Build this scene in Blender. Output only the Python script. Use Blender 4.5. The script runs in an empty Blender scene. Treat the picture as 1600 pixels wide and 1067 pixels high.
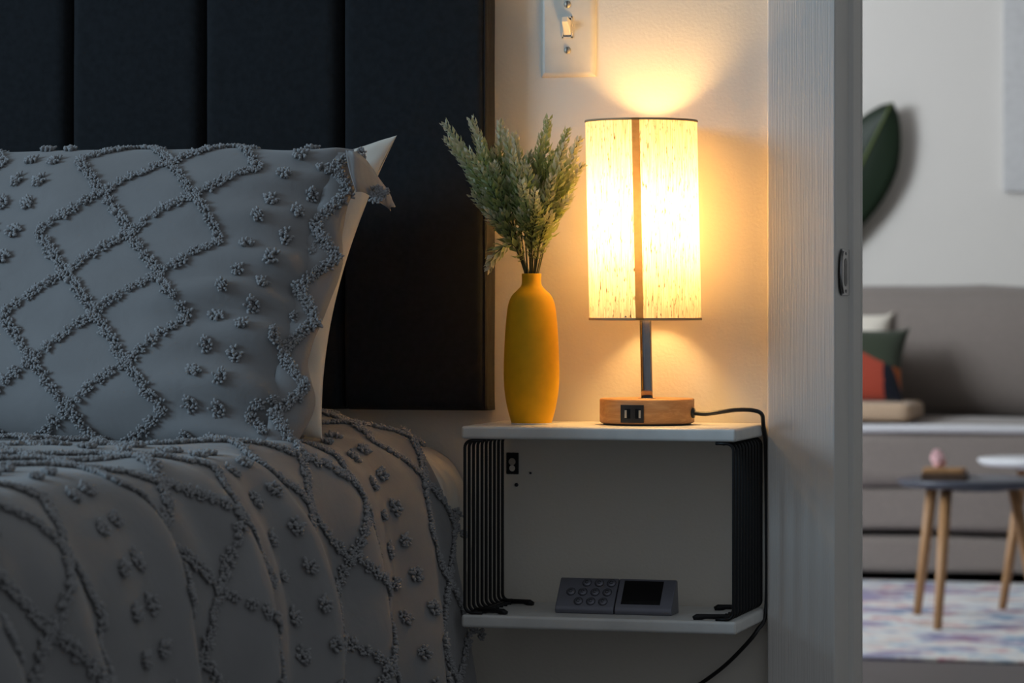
import bpy, bmesh, math, random
from mathutils import Vector, Matrix, noise

# ------------------------------------------------------------------ camera, light, exposure
sc = bpy.context.scene
col = sc.collection
W, H = 1600.0, 1067.0
F_PX, HOR, YAW = 5000.0, 470.0, math.radians(15.6)
CAM = Vector((0.82, -3.58, 0.90))
FWD = Vector((-math.sin(YAW), math.cos(YAW), 0)); RGT = Vector((math.cos(YAW), math.sin(YAW), 0)); UP = Vector((0, 0, 1))

cd = bpy.data.cameras.new('camera'); cam = bpy.data.objects.new('camera', cd); col.objects.link(cam)
cam.location = CAM; cam.rotation_euler = (math.pi / 2, 0, YAW)
cd.sensor_width = 36.0; cd.lens = F_PX / W * 36.0
cd.shift_y = -(H / 2 - HOR) / W
cd.clip_end = 100
cd.dof.use_dof = True; cd.dof.focus_distance = 3.55; cd.dof.aperture_fstop = 9.5
sc.camera = cam

sc.view_settings.view_transform = 'Standard'; sc.view_settings.look = 'None'
sc.view_settings.exposure = 0.0; sc.view_settings.gamma = 1.0; sc.view_settings.use_curve_mapping = False
try:
    sc.cycles.use_denoising = True
    sc.cycles.max_bounces = 12; sc.cycles.transmission_bounces = 12; sc.cycles.diffuse_bounces = 6
    sc.cycles.sample_clamp_indirect = 6.0
except Exception:
    pass

wd = bpy.data.worlds.new('world'); sc.world = wd; wd.use_nodes = True
bg = wd.node_tree.nodes['Background']; bg.inputs['Color'].default_value = (0.78, 0.84, 0.92, 1); bg.inputs['Strength'].default_value = 0.24

def area(name, loc, target, sx, sy, power, color):
    l = bpy.data.lights.new(name, 'AREA'); l.shape = 'RECTANGLE'; l.size = sx; l.size_y = sy; l.energy = power; l.color = color
    o = bpy.data.objects.new(name, l); col.objects.link(o); o.location = loc
    o.rotation_euler = (Vector(target) - Vector(loc)).to_track_quat('-Z', 'Y').to_euler()
    return o
# daylight of the two rooms' windows
area('bedroom_window_light', (-3.1, -2.5, 2.0), (-0.3, -0.6, 0.75), 1.5, 1.3, 62.0, (0.52, 0.77, 1.0))
area('living_window_light', (-3.6, 4.5, 1.85), (-0.5, 7.2, 1.2), 2.4, 1.2, 165.0, (0.86, 0.93, 1.0))

def ray(u, v):
    return FWD * F_PX + RGT * (u - W / 2) + UP * (HOR - v)
def at(u, v, Y):                       # point of the plane y = Y
    d = ray(u, v); return CAM + d * ((Y - CAM.y) / d.y)
def dep(u, v, d):                      # point at depth d along the view axis
    return CAM + ray(u, v) * (d / F_PX)
def proj(p):
    r = p - CAM; f = r.dot(FWD)
    return W / 2 + F_PX * r.dot(RGT) / f, HOR - F_PX * r.z / f, f

# ------------------------------------------------------------------ helpers
rnd = random.Random(7)
def sm(a, b, x):
    t = max(0.0, min(1.0, (x - a) / (b - a))); return t * t * (3 - 2 * t)

class MB:
    def __init__(s): s.v = []; s.f = []; s.smooth = []
    def add(s, vs, fs, smooth=True):
        n = len(s.v); s.v += [Vector(p) for p in vs]; s.f += [tuple(i + n for i in f) for f in fs]; s.smooth += [smooth] * len(fs); return s
    def box(s, a, b):
        x0, y0, z0 = a; x1, y1, z1 = b
        return s.add([(x0,y0,z0),(x1,y0,z0),(x1,y1,z0),(x0,y1,z0),(x0,y0,z1),(x1,y0,z1),(x1,y1,z1),(x0,y1,z1)],
                     [(3,2,1,0),(4,5,6,7),(0,1,5,4),(1,2,6,5),(2,3,7,6),(3,0,4,7)], False)
    def grid(s, pts, close_u=False):   # pts[i][j]
        n = len(pts); m = len(pts[0]); vs = [p for r in pts for p in r]; fs = []
        for i in range(n if close_u else n - 1):
            for j in range(m - 1):
                a = i * m + j; b = ((i + 1) % n) * m + j
                fs.append((a, b, b + 1, a + 1))
        return s.add(vs, fs)
    def tube(s, path, r, k=8, caps=True):
        path = [Vector(p) for p in path]; n = len(path)
        rs = r if isinstance(r, (list, tuple)) else [r] * n
        t0 = (path[1] - path[0]).normalized(); ref = Vector((0, 0, 1)) if abs(t0.z) < 0.9 else Vector((1, 0, 0))
        nrm = (ref - t0 * ref.dot(t0)).normalized(); vs = []
        for i, p in enumerate(path):
            t = (path[min(i + 1, n - 1)] - path[max(i - 1, 0)]).normalized()
            nrm = (nrm - t * nrm.dot(t)).normalized(); bi = t.cross(nrm)
            for j in range(k):
                an = 2 * math.pi * j / k; vs.append(p + (nrm * math.cos(an) + bi * math.sin(an)) * rs[i])
        fs = [(i*k+j, i*k+(j+1)%k, (i+1)*k+(j+1)%k, (i+1)*k+j) for i in range(n-1) for j in range(k)]
        if caps: fs += [tuple(reversed(range(k))), tuple((n-1)*k+j for j in range(k))]
        return s.add(vs, fs)
    def lathe(s, prof, c, k=48, closed=False):  # prof [(r,z)]
        c = Vector(c); vs = []; n = len(prof)
        for r, z in prof:
            for j in range(k):
                an = 2 * math.pi * j / k; vs.append(c + Vector((r * math.cos(an), r * math.sin(an), z)))
        fs = [(i*k+j, i*k+(j+1)%k, ((i+1)%n)*k+(j+1)%k, ((i+1)%n)*k+j) for i in range(n if closed else n-1) for j in range(k)]
        if not closed:
            if prof[0][0] > 1e-6: fs.append(tuple(reversed(range(k))))
            if prof[-1][0] > 1e-6: fs.append(tuple((n-1)*k+j for j in range(k)))
        return s.add(vs, fs)
    def build(s, name, m, parent=None, bevel=0, seg=2, auto=None, attr=None, base=None):
        org = Vector((0, 0, 0))
        if parent is not None: org = world_loc(parent)
        if base is not None: org = Vector(base)
        me = bpy.data.meshes.new(name)
        me.from_pydata([tuple(p - org) for p in s.v], [], s.f)
        me.polygons.foreach_set('use_smooth', s.smooth)
        if attr: 
            a = me.attributes.new(attr[0], 'FLOAT', 'POINT'); a.data.foreach_set('value', attr[1])
        me.update()
        if m: me.materials.append(m)
        o = bpy.data.objects.new(name, me); col.objects.link(o)
        if parent is not None: o.parent = parent
        if base is not None: o.location = org
        if bevel:
            b = o.modifiers.new('bevel', 'BEVEL'); b.width = bevel; b.segments = seg; b.limit_method = 'ANGLE'; b.angle_limit = math.radians(40)
            me.polygons.foreach_set('use_smooth', [True] * len(me.polygons))
            w = o.modifiers.new('wn', 'WEIGHTED_NORMAL'); w.keep_sharp = True
        return o
WL = {}
def world_loc(o):
    p = Vector(o.location)
    while o.parent: o = o.parent; p += Vector(o.location)
    return p
def thing(name, label, cat, loc=(0, 0, 0), group=None):
    o = bpy.data.objects.new(name, None); col.objects.link(o); o.location = loc; o.empty_display_size = 0.05
    return tag(o, label, cat, group)
def tag(o, label, cat=None, group=None):
    o['label'] = label
    if cat: o['category'] = cat
    if group: o['group'] = group
    return o
def struct(o, label=None):
    o['kind'] = 'structure'
    if label: o['label'] = label
    return o
def bez(pts, n=24):                    # Catmull-Rom through points
    P = [Vector(p) for p in pts]; P = [P[0] * 2 - P[1]] + P + [P[-1] * 2 - P[-2]]; out = []
    for i in range(1, len(P) - 2):
        for k in range(n):
            t = k / n; a, b, c, d = P[i-1], P[i], P[i+1], P[i+2]
            out.append(0.5 * ((2*b) + (c-a)*t + (2*a-5*b+4*c-d)*t*t + (3*b-a-3*c+d)*t**3))
    out.append(P[-2]); return out

# ------------------------------------------------------------------ materials
def srgb(r, g, b):
    f = lambda c: (c / 12.92 if c <= 0.04045 else ((c + 0.055) / 1.055) ** 2.4)
    return (f(r / 255), f(g / 255), f(b / 255), 1)
class Mat:
    def __init__(s, name, color, rough=0.6, metal=0.0, sheen=0.0, spec=0.5):
        s.m = bpy.data.materials.new(name); s.m.use_nodes = True; s.t = s.m.node_tree; s.b = s.t.nodes['Principled BSDF']
        s.b.inputs['Base Color'].default_value = color; s.b.inputs['Roughness'].default_value = rough; s.b.inputs['Metallic'].default_value = metal
        s.b.inputs['Sheen Weight'].default_value = sheen; s.b.inputs['Specular IOR Level'].default_value = spec
        s.co = s.t.nodes.new('ShaderNodeTexCoord')
    def n(s, typ, **kw):
        x = s.t.nodes.new(typ)
        for k, v in kw.items(): setattr(x, k, v)
        return x
    def l(s, a, b): s.t.links.new(a, b)
    def mapped(s, scale=(1, 1, 1), rot=(0, 0, 0), src='Object'):
        mp = s.n('ShaderNodeMapping'); mp.inputs['Scale'].default_value = scale; mp.inputs['Rotation'].default_value = rot
        s.l(s.co.outputs[src], mp.inputs['Vector']); return mp.outputs['Vector']
    def noise(s, scale, detail=3, vec=None, rough=0.5, dist=0):
        x = s.n('ShaderNodeTexNoise'); x.inputs['Scale'].default_value = scale; x.inputs['Detail'].default_value = detail; x.inputs['Roughness'].default_value = rough
        x.inputs['Distortion'].default_value = dist
        s.l(vec if vec is not None else s.co.outputs['Object'], x.inputs['Vector']); return x.outputs['Fac']
    def ramp(s, fac, stops, interp='LINEAR'):
        r = s.n('ShaderNodeValToRGB'); r.color_ramp.interpolation = interp; e = r.color_ramp.elements
        while len(e) < len(stops): e.new(0.5)
        for k, (p, c) in enumerate(stops): e[k].position = p; e[k].color = c
        s.l(fac, r.inputs['Fac']); return r.outputs['Color']
    def color(s, sock): s.l(sock, s.b.inputs['Base Color']); return s
    def bump(s, sock, strength=0.3, dist=0.001):
        x = s.n('ShaderNodeBump'); x.inputs['Strength'].default_value = strength; x.inputs['Distance'].default_value = dist
        s.l(sock, x.inputs['Height'])
        if s.b.inputs['Normal'].is_linked: s.l(s.b.inputs['Normal'].links[0].from_socket, x.inputs['Normal'])
        s.l(x.outputs['Normal'], s.b.inputs['Normal']); return s
def grey(v): return (v, v, v, 1)

def m_wall():
    M = Mat('painted_wall', srgb(226, 220, 208), 0.55)
    M.color(M.ramp(M.noise(3.0, 4), [(0.3, srgb(222, 216, 204)), (0.7, srgb(230, 224, 213))]))
    M.bump(M.noise(260, 3), 0.35, 0.0008); M.bump(M.noise(60, 2), 0.2, 0.001); return M.m
def m_brushed():
    M = Mat('brushed_white_paint', srgb(222, 219, 213), 0.4)
    M.bump(M.noise(1.0, 3, M.mapped((760, 760, 9))), 0.5, 0.0009)
    return M.m
def m_plain(name, c, rough=0.5, metal=0, bumpscale=0, bs=0.2, bd=0.0005, spec=0.5, sheen=0):
    M = Mat(name, c, rough, metal, sheen, spec)
    v = 0.06
    f = M.noise(40 if not bumpscale else bumpscale / 4, 3)
    c2 = tuple(min(1, x * (1 + v)) for x in c[:3]) + (1,); c1 = tuple(x * (1 - v) for x in c[:3]) + (1,)
    M.color(M.ramp(f, [(0.3, c1), (0.7, c2)]))
    if bumpscale: M.bump(M.noise(bumpscale, 3), bs, bd)
    return M.m
def m_weave(name, c, scale=900, var=0.35, rough=0.9, sheen=0.2, bs=0.4):
    M = Mat(name, c, rough, 0, sheen, 0.2)
    a = M.n('ShaderNodeTexWave'); a.bands_direction = 'Z'; a.inputs['Scale'].default_value = scale / 6.28; a.inputs['Distortion'].default_value = 1.5; a.inputs['Detail'].default_value = 1
    b = M.n('ShaderNodeTexWave'); b.bands_direction = 'X'; b.inputs['Scale'].default_value = scale / 6.28; b.inputs['Distortion'].default_value = 1.5; b.inputs['Detail'].default_value = 1
    M.l(M.co.outputs['Object'], a.inputs['Vector']); M.l(M.co.outputs['Object'], b.inputs['Vector'])
    x = M.n('ShaderNodeMath', operation='MULTIPLY'); M.l(a.outputs['Fac'], x.inputs[0]); M.l(b.outputs['Fac'], x.inputs[1])
    nz = M.noise(140, 4); y = M.n('ShaderNodeMath', operation='ADD'); M.l(x.outputs[0], y.inputs[0]); M.l(nz, y.inputs[1])
    c1 = tuple(q * (1 - var) for q in c[:3]) + (1,); c2 = tuple(min(1, q * (1 + var)) for q in c[:3]) + (1,)
    M.color(M.ramp(y.outputs[0], [(0.35, c1), (1.1, c2)])); M.bump(y.outputs[0], bs, 0.0006); return M.m
def m_cotton(name, c, bs=0.25):
    M = Mat(name, c, 0.8, 0, 0.25, 0.25)
    f = M.noise(14, 4); c1 = tuple(q * 0.93 for q in c[:3]) + (1,); c2 = tuple(min(1, q * 1.07) for q in c[:3]) + (1,)
    M.color(M.ramp(f, [(0.3, c1), (0.7, c2)]))
    M.bump(M.noise(30, 4, dist=0.6), bs, 0.004); M.bump(M.noise(900, 2), 0.2, 0.0005); return M.m
def m_wood(name, c1, c2, scale=(6, 60, 60), rough=0.5, rot=(0, 0, 0)):
    M = Mat(name, c1, rough)
    f = M.noise(1.0, 5, M.mapped(scale, rot), 0.6, 1.2)
    M.color(M.ramp(f, [(0.3, c1), (0.55, c2), (0.75, c1)])); M.bump(f, 0.15, 0.0005); return M.m
def m_shade():
    m = bpy.data.materials.new('linen_lampshade'); m.use_nodes = True; t = m.node_tree; t.nodes.clear()
    N = t.nodes.new; co = N('ShaderNodeTexCoord')
    def nz(scale, sc_, det=3):
        mp = N('ShaderNodeMapping'); mp.inputs['Scale'].default_value = sc_; t.links.new(co.outputs['Object'], mp.inputs['Vector'])
        x = N('ShaderNodeTexNoise'); x.inputs['Scale'].default_value = scale; x.inputs['Detail'].default_value = det; t.links.new(mp.outputs['Vector'], x.inputs['Vector']); return x.outputs['Fac']
    def rp(f, stops):
        r = N('ShaderNodeValToRGB'); e = r.color_ramp.elements
        for k, (p, c) in enumerate(stops): e[k].position = p; e[k].color = c
        t.links.new(f, r.inputs['Fac']); return r.outputs['Color']
    fine = rp(nz(1.0, (1300, 1300, 30)), [(0.34, (0.48, 0.38, 0.25, 1)), (0.62, (0.84, 0.74, 0.60, 1))])
    slub = rp(nz(1.0, (640, 640, 95), 4), [(0.31, (0.12, 0.075, 0.035, 1)), (0.41, (1, 1, 1, 1))])
    mx = N('ShaderNodeMix'); mx.data_type = 'RGBA'; mx.blend_type = 'MULTIPLY'; mx.inputs[0].default_value = 1.0
    t.links.new(fine, mx.inputs[6]); t.links.new(slub, mx.inputs[7])
    tr = N('ShaderNodeBsdfTranslucent'); df = N('ShaderNodeBsdfDiffuse'); mix = N('ShaderNodeMixShader'); mix.inputs[0].default_value = 0.58
    t.links.new(mx.outputs[2], tr.inputs['Color']); t.links.new(mx.outputs[2], df.inputs['Color'])
    t.links.new(tr.outputs[0], mix.inputs[1]); t.links.new(df.outputs[0], mix.inputs[2])
    out = N('ShaderNodeOutputMaterial'); t.links.new(mix.outputs[0], out.inputs['Surface']); return m
def m_emit(name, c, strength):
    m = bpy.data.materials.new(name); m.use_nodes = True; t = m.node_tree; t.nodes.clear()
    e = t.nodes.new('ShaderNodeEmission'); e.inputs['Color'].default_value = c; e.inputs['Strength'].default_value = strength
    o = t.nodes.new('ShaderNodeOutputMaterial'); t.links.new(e.outputs[0], o.inputs['Surface']); return m
def m_leaf():
    M = Mat('frosted_leaf', srgb(90, 110, 70), 0.6, 0, 0.1, 0.3)
    at_ = M.n('ShaderNodeAttribute'); at_.attribute_name = 'pale'
    M.color(M.ramp(at_.outputs['Fac'], [(0.0, srgb(104, 130, 66)), (0.40, srgb(168, 184, 130)), (1.0, srgb(236, 224, 204))])); return M.m
def m_rug():
    M = Mat('faded_rug', srgb(190, 195, 200), 0.95, 0, 0.2, 0.1)
    a = M.ramp(M.noise(7, 5, rough=0.65), [(0.36, srgb(110, 150, 182)), (0.46, srgb(216, 220, 222)), (0.54, srgb(224, 218, 212)), (0.64, srgb(196, 132, 150))])
    b = M.ramp(M.noise(3.4, 4, M.mapped((1, 1, 1), (0, 0, 1.0)), 0.6), [(0.42, srgb(150, 130, 190)), (0.50, grey(1)), (0.60, grey(1)), (0.70, srgb(222, 180, 160))])
    mx = M.n('ShaderNodeMix', data_type='RGBA', blend_type='MULTIPLY'); mx.inputs[0].default_value = 0.8
    M.l(a, mx.inputs[6]); M.l(b, mx.inputs[7]); M.color(mx.outputs[2]); M.bump(M.noise(300, 2), 0.5, 0.003); return M.m

wall_m = m_wall(); brushed = m_brushed()
plate_m = m_plain('switch_plastic', srgb(222, 214, 200), 0.35)
screw_m = m_plain('screw_metal', srgb(186, 178, 164), 0.5, 0.4)
head_m = m_weave('charcoal_upholstery', (0.0150, 0.0175, 0.0205, 1), 2600, 0.35, 0.95, 0.05, 0.5)
sham_m = m_cotton('grey_cotton', (0.232, 0.230, 0.230, 1))
tuft_m = m_plain('chenille_yarn', (0.33, 0.33, 0.333, 1), 0.95, 0, 900, 0.3, 0.0006, 0.1, 0.2)
white_cotton = m_cotton('white_cotton', srgb(226, 218, 204), 0.15)
board_m = m_plain('white_laminate', srgb(216, 216, 212), 0.4)
wire_m = m_plain('black_powder_coat', (0.006, 0.006, 0.0065, 1), 0.45, spec=0.3)
vase_m = m_plain('matte_yellow_ceramic', srgb(228, 172, 8), 0.62, 0, 240, 0.06, 0.0004, 0.35)
chrome = m_plain('brushed_nickel', srgb(150, 150, 152), 0.22, 1.0)
shade_m = m_shade()
seam_m = m_weave('linen_hem', srgb(176, 140, 92), 2400, 0.4, 0.95, 0.1)
hem_m = m_plain('hem_thread', srgb(196, 166, 126), 0.9)
seam_only = m_weave('linen_seam', srgb(176, 140, 92), 2400, 0.4, 0.95, 0.1)
lampwood = m_wood('beech_veneer', srgb(216, 166, 112), srgb(188, 134, 82), (14, 40, 130), 0.5)
blackp = m_plain('black_plastic', (0.014, 0.014, 0.015, 1), 0.38)
device_m = m_plain('gunmetal_plastic', srgb(114, 115, 124), 0.36, 0.55)
device_d = m_plain('dark_gunmetal', srgb(64, 64, 70), 0.4, 0.5)
screen_m = m_plain('dark_screen', (0.004, 0.004, 0.005, 1), 0.12)
def translucent_mix(m, fac, c):
    t = m.node_tree; o = [n for n in t.nodes if n.type == 'OUTPUT_MATERIAL'][0]; src = o.inputs['Surface'].links[0].from_socket
    tr = t.nodes.new('ShaderNodeBsdfTranslucent'); tr.inputs['Color'].default_value = c; mx = t.nodes.new('ShaderNodeMixShader'); mx.inputs[0].default_value = fac
    t.links.new(src, mx.inputs[1]); t.links.new(tr.outputs[0], mx.inputs[2]); t.links.new(mx.outputs[0], o.inputs['Surface'])
leaf_m = m_leaf(); translucent_mix(leaf_m, 0.3, srgb(170, 176, 92)); stem_m = m_plain('green_stem', srgb(70, 74, 46), 0.6)

# ------------------------------------------------------------------ the setting
XJ = at(1305, 500, -0.02).x            # right edge of the casing = door opening
XC = at(1198.5, 500, -0.02).x           # left edge of the casing
WT = 0.145
w = MB().box((-3.6, 0, 0), (XJ - 0.012, WT, 2.5)); struct(w.build('wall_back', wall_m))
w = MB().box((XJ + 0.80, 0, 0), (3.4, WT, 2.5)); struct(w.build('wall_back_right_of_door', wall_m))
w = MB().box((XJ - 0.012, 0, 2.05), (XJ + 0.80, WT, 2.5)); struct(w.build('wall_over_door', wall_m))
fl = m_wood('grey_floorboards', srgb(104, 98, 98), srgb(86, 80, 80), (1.5, 18, 18), 0.5)
struct(MB().box((-3.8, -4.6, -0.05), (3.4, 8.0, 0)).build('floor', fl))
ceil_m = m_plain('ceiling_paint', srgb(228, 226, 222), 0.8)
struct(MB().box((-3.8, WT, 2.5), (3.4, 8.0, 2.55)).build('ceiling', ceil_m))
liv_wall = Mat('living_wall_paint', srgb(226, 222, 216), 0.7); liv_wall.bump(liv_wall.noise(80, 3), 0.1, 0.001)
YW = 7.75
struct(MB().box((-3.8, YW, 0), (3.4, YW + 0.1, 2.5)).build('wall_far', liv_wall.m))
struct(MB().box((-3.95, WT, 0), (-3.8, YW, 2.5)).build('wall_left', liv_wall.m))
struct(MB().box((3.3, WT, 0), (3.4, YW, 2.5)).build('wall_right', liv_wall.m))
struct(MB().box((-3.7, YW - 0.014, 0), (3.3, YW, 0.1)).build('baseboard_far', board_m))
# little nail holes in the bedroom wall behind the shelf
# casing and jamb of the doorway
struct(MB().box((XC, -0.02, 0), (XJ, 0.0, 2.05)).build('trim_1', brushed, bevel=0.002), 'white brush-painted door casing')
jamb = MB()
prof = [(XJ - 0.012, 0.0), (XJ - 0.001, 0.0), (XJ - 0.001, 0.075), (XJ + 0.0045, 0.0775), (XJ + 0.0045, 0.128), (XJ - 0.003, 0.132), (XJ - 0.003, 0.150), (XJ + 0.0015, 0.150), (XJ + 0.0015, 0.160), (XJ - 0.004, 0.165), (XJ - 0.06, 0.165), (XJ - 0.06, WT), (XJ - 0.012, WT)]
n = len(prof)
jamb.add([(x, y, 0) for x, y in prof] + [(x, y, 2.05) for x, y in prof], [(i, (i + 1) % n, n + (i + 1) % n, n + i) for i in range(n)] + [tuple(reversed(range(n))), tuple(range(n, 2 * n))], False)
jo = struct(jamb.build('trim_2', brushed, bevel=0.0012), 'white door jamb with stop')
# strike plate: plate, curved lip, latch hole, two screws
sp = thing('strike_plate', 'small satin metal strike plate on the white door jamb', 'strike plate', (XJ - 0.004, 0.03, 0.931))
zc = at(1318, 425, 0.0).z; xp = XJ - 0.0006; y0, y1 = 0.020, 0.070; hz = 0.0265
pl = MB(); out = []
ring = [(y0, zc - hz), (y1, zc - hz), (y1, zc + hz), (y0, zc + hz)]
pl.box((xp, y0, zc - hz), (xp + 0.0018, y1, zc + hz)); pl.build('plate', chrome, sp, bevel=0.0006)
lip = MB(); A = []; B = []
for i in range(13):
    an = -math.pi / 2 + math.pi * i / 12; z = zc + math.sin(an) * 0.024; d = math.cos(an)
    A.append((xp + 0.0018, y0 + 0.001, z)); B.append((xp + 0.0016 + 0.0012 * d, y0 - 0.024 * d, z))
lip.grid([A, [tuple(Vector(a) * .5 + Vector(b) * .5 + Vector((0.0012, 0, 0))) for a, b in zip(A, B)], B]); lo = lip.build('lip', chrome, sp)
so = lo.modifiers.new('s', 'SOLIDIFY'); so.thickness = 0.0015
hole = MB(); 
hole.add([(xp + 0.0021, 0.043 + 0.0085 * math.cos(t) , zc + (0.011 if math.sin(t) > 0 else -0.011) + 0.005 * math.sin(t)) for t in [2 * math.pi * k / 24 for k in range(24)]], [tuple(range(24))])
hole.build('latch_hole', blackp, sp)
for dz in (-0.0215, 0.0215):
    s_ = MB(); s_.add([(xp + 0.0022, 0.045 + 0.004 * math.cos(t), zc + dz + 0.002 * math.sin(t)) for t in [2 * math.pi * k / 16 for k in range(16)]], [tuple(range(16))]); s_.build('screw', device_d, sp)

# ------------------------------------------------------------------ light switch
cs = at(887.5, 43, -0.004)
sw = thing('light_switch', 'cream toggle light switch with two screws above the lamp', 'light switch', (cs.x, 0, cs.z))
hw, hh = 0.0325, 0.057
cx, cz = cs.x, cs.z
p = MB(); R = [(-hw, -hh, 0), (hw, -hh, 0), (hw, hh, 0), (-hw, hh, 0)]; ins = 0.006
p.add([(cx - hw, 0, cz - hh), (cx + hw, 0, cz - hh), (cx + hw, 0, cz + hh), (cx - hw, 0, cz + hh),
       (cx - hw, -0.002, cz - hh), (cx + hw, -0.002, cz - hh), (cx + hw, -0.002, cz + hh), (cx - hw, -0.002, cz + hh),
       (cx - hw + ins, -0.0065, cz - hh + ins), (cx + hw - ins, -0.0065, cz - hh + ins), (cx + hw - ins, -0.0065, cz + hh - ins), (cx - hw + ins, -0.0065, cz + hh - ins)],
      [(0, 1, 5, 4), (1, 2, 6, 5), (2, 3, 7, 6), (3, 0, 4, 7), (4, 5, 9, 8), (5, 6, 10, 9), (6, 7, 11, 10), (7, 4, 8, 11), (8, 9, 10, 11)], False)
p.build('plate', plate_m, sw, bevel=0.0008)
ho = MB().box((cx - 0.0053, -0.0072, cz - 0.0115), (cx + 0.0053, -0.0066, cz + 0.0115)).build('toggle_frame', device_d, sw)
fr = MB()
for a, b in (((cx - 0.0062, cz - 0.0125), (cx - 0.0048, cz + 0.0125)), ((cx + 0.0048, cz - 0.0125), (cx + 0.0062, cz + 0.0125)), ((cx - 0.0062, cz - 0.0125), (cx + 0.0062, cz - 0.0108)), ((cx - 0.0062, cz + 0.0108), (cx + 0.0062, cz + 0.0125))):
    fr.box((a[0], -0.0082, a[1]), (b[0], -0.0066, b[1]))
fr.build('collar', plate_m, sw)
tg = MB()
def tq(z, y, hx, hz_): return [(cx - hx, y, z - hz_), (cx + hx, y, z - hz_), (cx + hx, y, z + hz_), (cx - hx, y, z + hz_)]
v_ = tq(cz - 0.001, -0.0067, 0.0046, 0.0092) + tq(cz + 0.003, -0.012, 0.0042, 0.006) + tq(cz + 0.0085, -0.0195, 0.0036, 0.0032)
tg.add(v_, [(0,1,5,4),(1,2,6,5),(2,3,7,6),(3,0,4,7),(4,5,9,8),(5,6,10,9),(6,7,11,10),(7,4,8,11),(8,9,10,11)], False)
tg.build('toggle', plate_m, sw, bevel=0.0008)
for dz in (0.0265, -0.0265):
    s_ = MB(); prof_ = [(0.0, 0.0022), (0.0028, 0.0018), (0.0042, 0.0006), (0.0042, 0.0)]
    vs = []; k = 20
    for r_, y_ in prof_:
        for j in range(k):
            t = 2 * math.pi * j / k; vs.append((cx + r_ * math.cos(t), -0.0064 - y_, cz + dz + r_ * math.sin(t)))
    s_.add(vs, [(i*k+j, i*k+(j+1)%k, (i+1)*k+(j+1)%k, (i+1)*k+j) for i in range(3) for j in range(k)])
    so_ = s_.build('screw', screw_m, sw)
    MB().box((cx - 0.0005, -0.0088, cz + dz - 0.0036), (cx + 0.0005, -0.0084, cz + dz + 0.0036)).build('slot', device_d, so_)

# ------------------------------------------------------------------ headboard
HX = at(774, 500, 0.0).x; HY = -0.046; HZ = at(757, 642, HY).z; HT = 1.40
hb = thing('headboard', 'dark charcoal fabric headboard with tall vertical padded channels', 'headboard', (HX - 0.75, 0, HZ))
MB().box((HX - 1.60, -0.024, HZ + 0.004), (HX - 0.012, -0.001, HT - 0.004)).build('backing', head_m, hb)
edges = [HX] + [at(u, 400, HY).x for u in (531, 315, 107)]
step = edges[2] - edges[3]
while edges[-1] > HX - 1.5: edges.append(edges[-1] - step)
for i in range(len(edges) - 1):
    x1, x0 = edges[i], edges[i + 1]; g = MB(); rows = []
    wch = x1 - x0; first = i == 0
    cross = []
    N_ = 40
    for k in range(N_ + 1):
        t = k / N_
        x = x0 + 0.0006 + (wch - 0.0006 if first else wch - 0.0012) * t
        dl = t * wch; dr = (1 - t) * wch; R_ = 0.016
        d = dl if first else min(dl, dr)
        inset = 0.0
        if d < R_: inset = (R_ - math.sqrt(max(0, R_ * R_ - (R_ - d) ** 2))) * 1.15
        puff = 0.0025 * math.sin(math.pi * t)
        if first and dr < 0.007: inset += (0.007 - math.sqrt(max(0, 0.007 ** 2 - (0.007 - dr) ** 2)))
        cross.append((x, HY + inset - puff))
    if first: cross += [(x1 + 0.0002, HY + 0.010), (x1 + 0.0006, HY + 0.02), (x1, -0.002)]
    zs = [(HZ, 0.012), (HZ + 0.0015, 0.006), (HZ + 0.005, 0.002), (HZ + 0.012, 0.0)] + [(HZ + 0.012 + (HT - HZ - 0.024) * q / 30, 0.0) for q in range(1, 31)] + [(HT, 0.01)]
    for z, back in zs:
        rows.append([(x + 0.0008 * noise.noise(Vector((x * 9, z * 9, 0))), min(y + back, -0.001), z) for x, y in cross])
    g.grid(rows)
    # close bottom towards the wall
    g.add([(x, y, z) for (x, y, z) in rows[0]] + [(x, -0.001, HZ + 0.001) for (x, y, z) in rows[0]], [(k, k + len(cross), k + len(cross) + 1, k + 1) for k in range(len(cross) - 1)])
    ch = g.build('channel', head_m, hb)
    if first:
        MB().tube([(x1 - 0.0006, HY + 0.0035, HZ + 0.002 + (HT - HZ) * q / 12) for q in range(13)], 0.0011, 6).build('corner_seam', head_m, hb)

# ------------------------------------------------------------------ duvet surface
DP = [(-1.75, 0.700), (-1.60, 0.764), (-1.2, 0.772), (-0.8, 0.774), (-0.5, 0.774), (-0.40, 0.773), (-0.335, 0.769), (-0.288, 0.758), (-0.254, 0.731), (-0.231, 0.690), (-0.216, 0.639), (-0.202, 0.566), (-0.189, 0.472), (-0.178, 0.38), (-0.172, 0.27), (-0.170, 0.16)]
dpc = [Vector((a, 0, b)) for a, b in DP]
DC = bez([(a, 0, b) for a, b in DP], 16)
DL = [0.0]
for i in range(1, len(DC)): DL.append(DL[-1] + (DC[i] - DC[i - 1]).length)
i0 = min(range(len(DC)), key=lambda i: abs(DC[i].x + 0.40) + (9 if DC[i].z < 0.7 else 0)); L0 = DL[i0]
DL = [a - L0 for a in DL]              # p = 0 where the shoulder starts to fall; p > 0 down the side
import bisect
def dprof(p):
    p = max(DL[0], min(DL[-1] - 1e-6, p)); i = max(0, min(len(DL) - 2, bisect.bisect_right(DL, p) - 1))
    t = (p - DL[i]) / (DL[i + 1] - DL[i]); return DC[i].lerp(DC[i + 1], t)
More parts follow.
